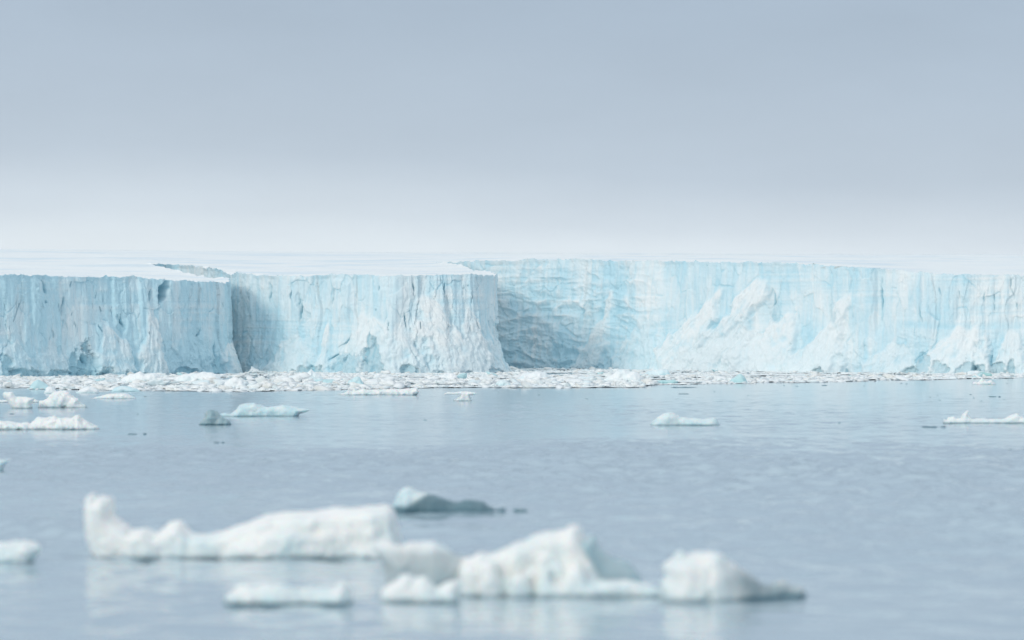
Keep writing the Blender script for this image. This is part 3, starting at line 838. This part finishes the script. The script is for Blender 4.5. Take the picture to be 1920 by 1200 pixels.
berg('iceberg', 'dark teal clear ice hump with pale rounded top', 'iceberg',
     [([(732, 962), (734, 954), (741, 941), (748, 925), (755, 918), (766, 914), (776, 918), (787, 923), (805, 927), (826, 931), (847, 939), (862, 941), (880, 939), (904, 941), (917, 949), (930, 956), (946, 953), (949, 962)], 1.7, 0.0, 1.1)], 962, 0.07, 101, blue=0.6, deep=0.0, rough=0.55, wet=0.9,
     deep_fn=lambda x, y, z, nb: 0.92 * sstep(0.30, -0.15, z - 0.45 - 0.42 * (-x - 0.2) * 0 - 0.0 * x - 0.95 * sstep(-2.9, -0.4, x) + 0.2 * nb))

# middle distance floes
berg('ice_floe', 'long rugged white floe reaching in from the left edge', 'ice floe',
     [([(-60, 806), (-50, 795), (0, 791), (13, 791), (57, 794), (70, 784), (102, 782), (112, 785), (130, 785), (148, 782), (167, 793), (182, 798), (186, 806)], 2.0, 0.0, 0.9)], 806, 0.085, 111, blue=0.06, wet=0.6, rough=1.5)
berg('ice_floe', 'mushroom shaped white floe with upright slab at far left', 'ice floe',
     [([(22, 766), (17, 756), (8, 746), (6, 738), (10, 735), (24, 735), (27, 742), (33, 744), (65, 746), (65, 749), (60, 755), (61, 766)], 1.3, 0.0, 0.8)], 766, 0.085, 113, blue=0.10, wet=0.5, rough=0.5)
berg('iceberg', 'lumpy white ice mound beside the mushroom shaped floe', 'iceberg',
     [([(71, 765), (77, 755), (89, 748), (94, 741), (100, 734), (111, 733), (124, 735), (135, 743), (148, 746), (151, 752), (158, 758), (163, 763)], 2.0, 0.0, 1.3)], 765, 0.085, 117, blue=0.03, wet=0.5, rough=1.3)
berg('ice_floe', 'flat smooth white floe right of the lumpy ice mound', 'ice floe',
     [([(168, 748), (193, 741), (208, 738), (234, 737), (247, 742), (257, 748)], 1.4, 0.0, 0.5)], 748, 0.085, 119, blue=0.10, wet=0.4, rough=0.6)
berg('ice_floe', 'thin flat floe behind the mushroom shaped floe', 'ice floe',
     [([(-30, 757), (-10, 750), (20, 750), (50, 748), (66, 749), (76, 753), (77, 757)], 1.3, 1.0, 0.35)], 755, 0.08, 121, blue=0.15, wet=0.8, rough=0.6)
berg('ice_chunk', 'small grey clear ice block in front of the winged floe', 'ice chunk',
     [([(374, 797), (375, 788), (383, 783), (385, 775), (391, 769), (398, 767), (404, 770), (412, 778), (423, 786), (430, 789), (433, 797)], 1.0, 0.0, 0.8)], 797, 0.06, 123, blue=0.8, deep=0.5, wet=0.7)
berg('ice_floe', 'pale green winged floe tapering to a point on the right', 'ice floe',
     [([(414, 780), (413, 776), (422, 774), (432, 776), (443, 768), (449, 759), (465, 756), (478, 756), (494, 761), (499, 763), (508, 763), (529, 759), (548, 762), (568, 766), (583, 768), (573, 773), (562, 776), (559, 781)], 1.6, 0.0, 0.7)], 781, 0.08, 127, blue=0.75, rough=0.45, wet=0.5)
berg('ice_floe', 'long toothed white floe just off the brash ice edge', 'ice floe',
     [([(631, 741), (634, 739), (646, 737), (653, 730), (661, 735), (664, 725), (669, 732), (680, 728), (693, 731), (734, 729), (760, 729), (784, 726), (787, 736), (780, 741)], 1.6, 0.0, 0.6)], 741, 0.09, 131, blue=0.15, wet=0.5, rough=0.7)
berg('ice_chunk', 'small white mushroom ice chunk below the middle headland', 'ice chunk',
     [([(849, 752), (855, 747), (862, 743), (864, 740), (845, 740), (831, 739), (839, 735), (852, 736), (863, 734), (878, 734), (895, 737), (891, 740), (881, 741), (882, 747), (885, 752)], 0.9, 0.0, 0.4)], 752, 0.07, 137, blue=0.15, rough=0.4, wet=0.5)
berg('ice_floe', 'smooth pale blue floe with humped left end alone right of centre', 'ice floe',
     [([(1218, 798), (1224, 789), (1240, 777), (1253, 772), (1263, 775), (1276, 782), (1299, 784), (1325, 785), (1338, 783), (1346, 788), (1350, 798)], 1.7, 0.0, 0.7)], 798, 0.085, 139, blue=0.45, rough=0.3, wet=0.5)
berg('ice_floe', 'long thin floe with upright knob at the right edge', 'ice floe',
     [([(1768, 793), (1769, 785), (1773, 788), (1779, 782), (1788, 781), (1793, 785), (1801, 784), (1804, 777), (1809, 773), (1812, 770), (1817, 771), (1814, 776), (1816, 782), (1823, 785), (1844, 784), (1861, 786), (1882, 785), (1896, 777), (1907, 775), (1914, 781), (1930, 786), (1950, 793)], 1.2, 0.0, 0.55)], 794, 0.07, 141, blue=0.2, rough=0.5, wet=0.7)
berg('ice_floe', 'small pale winged floe fragment on the left edge', 'ice floe',
     [([(-40, 884), (-30, 864), (0, 861), (24, 861), (12, 868), (6, 876), (5, 884)], 0.8, 0.0, 0.5)], 884, 0.06, 143, blue=0.5, deep=0.1, wet=0.5, rough=0.5)
berg('ice_chunk', 'little white toothed chunk off the brash near right edge', 'ice chunk',
     [([(1822, 721), (1826, 716), (1834, 717), (1838, 712), (1841, 707), (1844, 713), (1850, 715), (1858, 712), (1864, 717), (1869, 721)], 1.0, 0.0, 0.5)], 721, 0.10, 145, blue=0.1, rough=0.6, wet=0.3)

# dark clear slivers awash on the sea
SLIVERS = [(1727, 1759, 801, 2.5, 'flat dark ice sliver left of the knobbed floe'), (1763, 1774, 801, 3.0, 'tiny dark ice scrap touching the knobbed floe'),
           (1853, 1870, 744.5, 2.0, 'thin dark sliver awash between brash and knobbed floe'), (1871, 1877, 744.5, 2.0, 'tiny dark fleck beside the thin sliver awash'),
           (1878, 1903, 843.5, 2.5, 'dark sliver awash below the knobbed floe'), (1914, 1935, 843.5, 2.5, 'dark scrap cut by the right edge below the knobbed floe'),
           (1523, 1538, 877, 3.0, 'lone dark ice scrap in open water right of centre'), (1654, 1668, 1004, 4.0, 'lone dark scrap in rippled water at lower right'),
           (400, 412, 830.5, 2.5, 'left one of two dark flecks below the grey block'), (414, 422, 830.5, 2.5, 'right one of two dark flecks below the grey block'),
           (238, 258, 814.5, 1.8, 'thin dark fleck right of the long rugged floe'), (268, 275, 814.5, 3.0, 'round dark fleck beside the thin one near rugged floe'),
           (1270, 1293, 739, 1.5, 'thin grey sliver below the brash right of centre'), (17, 27, 776.5, 1.8, 'small dark fleck below the mushroom shaped floe'),
           (960, 992, 959, 6.0, 'dark teal ice scrap trailing the dark hump'), (670, 680, 1132, 4.0, 'tiny dark chip off the low grey floe'),
           (1256, 1310, 727, 2.0, 'thin grey floe just off the right brash edge'), (1540, 1552, 723, 1.5, 'tiny fleck below the right brash edge')]
for k, (a, b, by, hpx, lab) in enumerate(SLIVERS):
    n_ = 7
    xs = np.linspace(a, b, n_)
    rg = np.random.default_rng(300 + k)
    out = [(a, by)] + [(x, by - hpx * (0.55 + 0.45 * rg.random())) for x in xs[1:-1]] + [(b, by)]
    Yd = depth_of(by); wm = (b - a) / F * Yd; hm = hpx / F * Yd
    berg('ice_sliver', lab, 'ice sliver', [(out, max(0.18, 0.3 * wm), 0.0, max(0.10, hm * 0.8))], by, max(0.02, min(0.06, wm / 14)), 300 + k,
         group='dark slivers of clear ice awash', blue=0.9, deep=0.75, wet=0.3, rough=0.35)

CRUMBS = [(1470, 723), (1494, 724.5), (1620, 723.5), (1690, 719), (1700, 720), (1744, 745), (1758, 742), (1820, 740), (1826, 747), (1762, 750.5), (1840, 752), (1882, 749), (1888, 719), (1574, 793), (1270, 748), (1402, 742), (797, 788), (199, 832), (150, 744), (273, 743.5), (322, 741), (258, 776.5), (135, 769), (60, 741), (610, 733), (738, 743), (530, 731), (1340, 735), (1010, 741), (1100, 748)]
for k, (cx_, cy_) in enumerate(CRUMBS):
    rg = np.random.default_rng(700 + k)
    wpx = rg.uniform(3, 8); Yd = depth_of(cy_); wm = wpx / F * Yd
    out = [(cx_ - wpx / 2, cy_), (cx_ - wpx / 4, cy_ - rg.uniform(0.9, 1.8)), (cx_ + wpx / 5, cy_ - rg.uniform(0.7, 1.6)), (cx_ + wpx / 2, cy_)]
    where = 'off the left brash edge' if cx_ < 420 else 'below the middle headland' if cx_ < 1000 else 'below the right ice wall' if cx_ < 1560 else 'near the right edge'
    berg('ice_crumb', 'tiny grey crumb of ice adrift on open water ' + where, 'ice crumb', [(out, 0.35 * wm, 0.0, 0.09)], cy_, max(0.03, wm / 10), 700 + k,
         group='ice crumbs adrift on the water', blue=0.7, deep=0.45, wet=0.2, rough=0.3)

# ------------------------------------------------------------------ brash ice below the cliffs
EDGE_PX = np.array([-300, 0, 60, 120, 250, 440, 600, 760, 900, 1000, 1200, 1235, 1500, 1700, 1800, 1920, 2300], float)
EDGE_PY = np.array([727, 727, 730, 731, 733, 735, 732, 729, 727, 728, 727, 722, 718, 714, 711, 709, 706], float)
BACK_PX = np.array([-300, 0, 230, 400, 430, 490, 738, 900, 950, 1000, 1200, 1400, 1640, 1900, 2300], float)
BACK_Y = np.array([800, 810, 835, 840, 850, 876, 856, 870, 905, 925, 905, 884, 864, 852, 835], float)
def edge_Y(px): return depth_of(np.interp(px, EDGE_PX, EDGE_PY))
def back_Y(px): return np.interp(px, BACK_PX, BACK_Y)

# traced pieces in the brash that can be told apart
NAMED = [
    ('ice_chunk', 'green streaked white ice mound below the left headland tip', [(283, 718), (292, 712), (310, 708), (333, 706), (345, 702), (360, 700), (378, 698), (398, 699), (410, 704), (417, 718)], 718, 2.2, 1.2, dict(blue=0.12, deep_fn=lambda x, y, z, nb: 0.8 * sstep(0.7, 0.3, z) * sstep(0.0, 3.0, x))),
    ('ice_chunk', 'white ice mound with green left flank below left headland', [(222, 717), (230, 708), (240, 703), (252, 700), (262, 697), (272, 701), (285, 699), (297, 702), (303, 717)], 717, 2.0, 1.1, dict(blue=0.10, deep_fn=lambda x, y, z, nb: 0.55 * sstep(-1.5, -3.5, x) * sstep(-.2, .3, nb + 0.2))),
    ('ice_chunk', 'cyan wedge of clear ice in the far left brash', [(50, 730), (55, 726), (63, 716), (72, 711), (80, 716), (90, 723), (100, 730)], 730, 1.2, 0.8, dict(blue=1.0, deep=0.15, rough=0.4)),
    ('ice_chunk', 'cream white block on the brash front below inlet', [(418, 728), (422, 718), (430, 710), (438, 706), (447, 708), (456, 714), (462, 728)], 728, 1.6, 0.9, dict(blue=0.0)),
    ('ice_chunk', 'jagged pale heap piled before the middle headland cave', [(528, 716), (545, 706), (562, 702), (576, 699), (583, 693), (590, 698), (600, 703), (610, 716)], 716, 2.0, 1.0, dict(blue=0.25, rough=1.2)),
    ('ice_chunk', 'tall white heap in the brash at centre of the right wall', [(1128, 716), (1140, 706), (1150, 700), (1160, 695), (1172, 693), (1182, 697), (1195, 700), (1203, 708), (1206, 716)], 716, 1.9, 1.1, dict(blue=0.12)),
    ('ice_chunk', 'blue tinted ice wedge behind the tall white heap', [(1196, 704), (1215, 697), (1230, 693), (1244, 691), (1254, 694), (1258, 704)], 704, 1.6, 0.8, dict(blue=0.55, rough=0.5)),
    ('ice_floe', 'flat teal slab on the brash front right of centre', [(1205, 719), (1215, 715), (1235, 713), (1265, 712), (1272, 715), (1270, 719)], 719, 1.3, 0.45, dict(blue=0.9, deep=0.45, rough=0.5)),
    ('ice_chunk', 'grey green pointed wedge in the right brash', [(1365, 718), (1372, 710), (1382, 704), (1389, 701), (1396, 706), (1402, 718)], 718, 1.0, 0.8, dict(blue=0.9, deep=0.35, rough=0.4)),
    ('ice_chunk', 'white box shaped block with teal side near the right edge', [(1812, 705), (1814, 697), (1822, 695), (1836, 695), (1845, 698), (1858, 700), (1862, 705)], 705, 1.3, 0.6, dict(blue=0.2, deep_fn=lambda x, y, z, nb: 0.8 * sstep(-0.6, 0.3, x) * sstep(1.0, 0.6, z), rough=0.4)),
    ('ice_chunk', 'rough white floe chunk with green foot at the left brash front', [(142, 737), (150, 730), (160, 726), (170, 724), (178, 727), (184, 733), (186, 737)], 737, 1.4, 0.7, dict(blue=0.1)),
    ('ice_chunk', 'white peaked chunk left of the rough floe chunk', [(82, 738), (86, 728), (92, 724), (98, 726), (104, 731), (108, 738)], 738, 1.2, 0.7, dict(blue=0.1)),
    ('ice_floe', 'pale cyan low floe on the left brash front', [(207, 734), (215, 727), (228, 723), (244, 725), (255, 728), (264, 734)], 734, 1.6, 0.6, dict(blue=0.8, rough=0.5)),
    ('ice_chunk', 'green tinted chunk in the brash below middle headland', [(648, 722), (656, 713), (666, 706), (672, 705), (678, 712), (684, 722)], 722, 1.2, 0.8, dict(blue=0.6, deep=0.15)),
    ('ice_chunk', 'white heap at the foot of the headland corner', [(818, 712), (824, 704), (836, 700), (848, 699), (856, 705), (860, 712)], 712, 1.6, 0.9, dict(blue=0.05)),
    ('ice_chunk', 'broad white hummock in front of the shaded inlet', [(968, 712), (978, 703), (988, 698), (1000, 697), (1014, 696), (1024, 700), (1034, 705), (1044, 712)], 712, 2.0, 1.0, dict(blue=0.08)),
    ('ice_chunk', 'grey sided block on the brash front near the inlet', [(928, 724), (932, 717), (940, 712), (950, 713), (956, 718), (960, 724)], 724, 1.2, 0.7, dict(blue=0.4, deep=0.1)),
]
for k, (nm, lab, out, by, T, R, kw) in enumerate(NAMED):
    kw = dict(kw); kw.setdefault('rough', 0.9)
    berg(nm, lab, nm.replace('_', ' '), [(out, T, 0.0, R)], by, 0.11, 400 + k, wet=0.25, mat=M_BRASH, **kw)

def chunk_mesh(seed, sub, flat):
    rg = np.random.default_rng(seed)
    bm = bmesh.new()
    bmesh.ops.create_icosphere(bm, subdivisions=sub, radius=1.0)
    D = np.array([v.co[:] for v in bm.verts])
    fc = np.array([[v.index for v in f.verts] for f in bm.faces])
    bm.free()
    k = 9
    nrm = rg.normal(size=(k, 3)); nrm /= np.linalg.norm(nrm, axis=1)[:, None]
    nrm = np.vstack([nrm, [[0, 0, 1]]])
    hh = np.concatenate([rg.uniform(0.55, 0.95, k), [rg.uniform(0.5, 0.9)]])
    dots = D @ nrm.T
    rr = np.min(np.where(dots > 0.05, hh / np.maximum(dots, 0.05), 9), axis=1)
    rr = np.minimum(rr, 1.15)
    rr = rr * (1 + 0.30 * fbm(D[:, 0] * 1.9, D[:, 1] * 1.9, D[:, 2] * 1.9 + seed * 1.3, 4, 0.65))
    V = D * rr[:, None] * np.array([1.0, rg.uniform(0.7, 1.1), flat * 0.62])
    return V, fc

def chunk_attr(V, seed, mode):
    nb = fbm(V[:, 0] * 1.3, V[:, 1] * 1.3, V[:, 2] * 1.3 + seed, 2)
    b = {'white': 0.06, 'pale': 0.35, 'cyan': 0.95, 'cream': 0.02}[mode]
    dirt = {'cream': 0.28}.get(mode, 0.02)
    return np.stack([np.clip(b + 0.35 * nb, 0, 1), np.full(len(V), 0.25 if mode == 'cyan' else 0.0), np.clip(dirt + 0.3 * nb, 0, 0.5) * (1 if mode == 'cream' else 0.15)], 1)

VARIANTS = []
for k in range(24):
    mode = 'cyan' if k == 7 else ['white', 'white', 'pale', 'white', 'cream', 'white', 'white', 'pale'][k % 8]
    flat = [0.85, 0.6, 0.4, 0.72][k % 4]
    V, fc = chunk_mesh(500 + k, 3, flat)
    VARIANTS.append((mesh_from('ice_chunk', V, fc, True, chunk_attr(V, k, mode)), mode, flat))
for me, _, _ in VARIANTS: me.materials.append(M_BRASH)
rg = np.random.default_rng(77)
for k in range(300):
    px = rg.uniform(-20, 1940)
    Ya, Yb = edge_Y(px), back_Y(px)
    u = rg.random() ** 1.0
    Yk = Ya + 1.5 + (Yb - Ya - 6) * u
    me, mode, flat = VARIANTS[rg.integers(len(VARIANTS))]
    s = np.clip(rg.lognormal(0.05, 0.38), 0.5, 1.8) * (1.0 if px < 1230 else 0.66)
    if u < 0.12: s = min(s, 1.2)
    if u > 0.55: s *= 0.72
    o = bpy.data.objects.new('ice_chunk', me); COL.objects.link(o)
    o.location = ((px - CX) / F * Yk, Yk, 0.05 * s + 0.22 * s * flat)
    o.rotation_euler = (rg.normal(0, 0.2), rg.normal(0, 0.2), rg.uniform(0, 6.28))
    o.scale = (s * rg.uniform(0.9, 1.6), s, s)
    size = 'big ' if s > 1.25 else 'small ' if s < 0.8 else ''
    row = 'at the water edge' if u < 0.22 else 'near the cliff foot' if u > 0.72 else 'in the middle'
    zi = int(np.searchsorted([110, 230, 420, 560, 700, 840, 960, 1110, 1240, 1400, 1560, 1720, 1830], px))
    zone = ['far left edge', 'arched hollow', 'left headland corner', 'narrow left inlet', 'middle headland cave', 'turquoise streak', 'white slump', 'shaded inlet',
            'scalloped wall', 'first right slump', 'second right slump', 'smooth right wall', 'dark vertical cleft', 'far right edge'][zi]
    tone = {'white': 'rough white', 'pale': 'pale bluish', 'cyan': 'clear cyan', 'cream': 'cream tinted'}[mode]
    tag(o, size + tone + ' ice chunk ' + row + ' of brash below the ' + zone, 'ice chunk', 'ice chunks packed in the brash')

def brash_stuff(count):
    protos = []
    for k in range(14):
        V, fc = chunk_mesh(900 + k, 1, [0.85, 0.5, 0.7, 0.3][k % 4])
        protos.append((V, fc, chunk_attr(V, k + 50, ['white', 'white', 'pale', 'white', 'cream', 'white', 'white'][k % 7])))
    rg = np.random.default_rng(5)
    VV, FF, AA = [], [], []; off = 0
    pxs = rg.uniform(-160, 2100, count); us = rg.random(count)
    Ya, Yb = edge_Y(pxs), back_Y(pxs) + 1
    Ys = Ya + 3.6 * noise3(pxs * 0.02, 0.3, 0.7) + 2.5 * noise3(pxs * 0.09, 1.3, 2.7) + (Yb - Ya) * us
    xs_ = (pxs - CX) / F * Ys
    gone = ((fbm(xs_ * 0.05, Ys * 0.045, 4.4, 2) < -0.28) & (us < 0.75)) | ((pxs > 1230) & (noise3(xs_ * 0.02, Ys * 0.16, 6.1) < -0.38))
    heap = np.where(pxs < 1230, 0.40, 0.08) * np.clip(noise3(xs_ * 0.07, Ys * 0.07, 9.0) + 0.1, 0, 1)
    for k in range(count):
        if gone[k]: continue
        px, x, Yk, pile = pxs[k], xs_[k], Ys[k], heap[k]
        V, fc, at = protos[rg.integers(len(protos))]
        s = np.clip(rg.lognormal(-0.75, 0.5), 0.16, 1.3) * (1.0 if px < 1230 else 0.8)
        a = rg.uniform(0, 6.28); ca, sa = math.cos(a), math.sin(a)
        tl = rg.normal(0, 0.22)
        if us[k] > 0.55: s *= 0.7
        Q = V * s * np.array([rg.uniform(0.9, 1.9), 1.0, 1.0])
        Q = np.column_stack([Q[:, 0] * ca - Q[:, 1] * sa, Q[:, 0] * sa + Q[:, 1] * ca, Q[:, 2] + tl * Q[:, 0]])
        VV.append(Q + np.array([x, Yk - 800, 0.10 * s + pile])); FF.append(fc + off); AA.append(at); off += len(V)
    # wet slush and rind between the pieces
    gx, gy = np.arange(-125, 125, 0.7), np.arange(665, 930, 0.9)
    X, Y = np.meshgrid(gx, gy)
    X = X + rg.uniform(-.25, .25, X.shape); Y = Y + rg.uniform(-.3, .3, X.shape)
    px = CX + F * X / Y
    ins = (Y > edge_Y(px) + 1.0 + 3 * noise3(px * 0.05, 1.3, 2.7)) & (Y < back_Y(px) + 3)
    den = fbm(X * 0.05, Y * 0.045, 4.4, 2) + 0.5 * fbm(X * 0.3, Y * 0.2, 1.4, 3)
    ins &= (den > -0.34) & ~((px > 1230) & (noise3(X * 0.02, Y * 0.16, 6.1) < -0.34))
    Zs = 0.05 + 0.14 * np.clip(fbm(X * 0.5, Y * 0.4, 3.3, 4, 0.6) + 0.25, 0, 1.2)
    sv = np.stack([X, Y - 800, Zs], 2).reshape(-1, 3)
    nx = len(gx)
    i = (np.arange(len(gy) - 1)[:, None] * nx + np.arange(nx - 1)[None, :]).ravel()
    fi = ins.ravel(); ok = fi[i] & fi[i + 1] & fi[i + nx] & fi[i + nx + 1]
    i = i[ok]
    tri = np.vstack([np.stack([i, i + 1, i + nx + 1], 1), np.stack([i, i + nx + 1, i + nx], 1)])
    used = np.unique(tri); mapi = -np.ones(len(sv), int); mapi[used] = np.arange(len(used))
    sv = sv[used]; tri = mapi[tri]
    nb = fbm(sv[:, 0] * 0.4, sv[:, 1] * 0.3, 1.0, 2)
    VV.append(sv); FF.append(tri + off); AA.append(np.stack([np.clip(0.15 + 0.4 * nb, 0, 1), 0 * nb, 0.03 + 0 * nb], 1)); off += len(sv)
    o = link('brash_ice', mesh_from('brash_ice', np.vstack(VV), np.vstack(FF), True, np.vstack(AA)), M_BRASH)
    o.location = (0, 800, 0)
    tag(o, 'dense band of small broken white ice floating along the cliff foot', 'brash ice', kind='stuff')
brash_stuff(11000)

# ------------------------------------------------------------------ the air: thin sea haze
def haze_box():
    x0, x1, y0, y1, z0, z1 = -1600.0, 1600.0, -400.0, 2350.0, -1.8, 52.0
    V = [(x, y, z) for z in (z0, z1) for y in (y0, y1) for x in (x0, x1)]
    Fc = [(0, 2, 3, 1), (4, 5, 7, 6), (0, 1, 5, 4), (2, 6, 7, 3), (0, 4, 6, 2), (1, 3, 7, 5)]
    m = bpy.data.materials.new('haze_air'); m.use_nodes = True
    n, l = m.node_tree.nodes, m.node_tree.links
    out = [k for k in n if k.type == 'OUTPUT_MATERIAL'][0]
    n.remove(n['Principled BSDF'])
    v = n.new('ShaderNodeVolumePrincipled')
    v.inputs['Color'].default_value = (0.93, 0.96, 1.0, 1)
    v.inputs['Density'].default_value = 0.00006
    v.inputs['Anisotropy'].default_value = 0.2
    l.new(v.outputs[0], out.inputs['Volume'])
    o = link('haze', mesh_from('haze', V, Fc, smooth=False), m)
    tag(o, 'thin pale sea haze hanging over the water and the glacier', 'haze', kind='stuff')
haze_box()
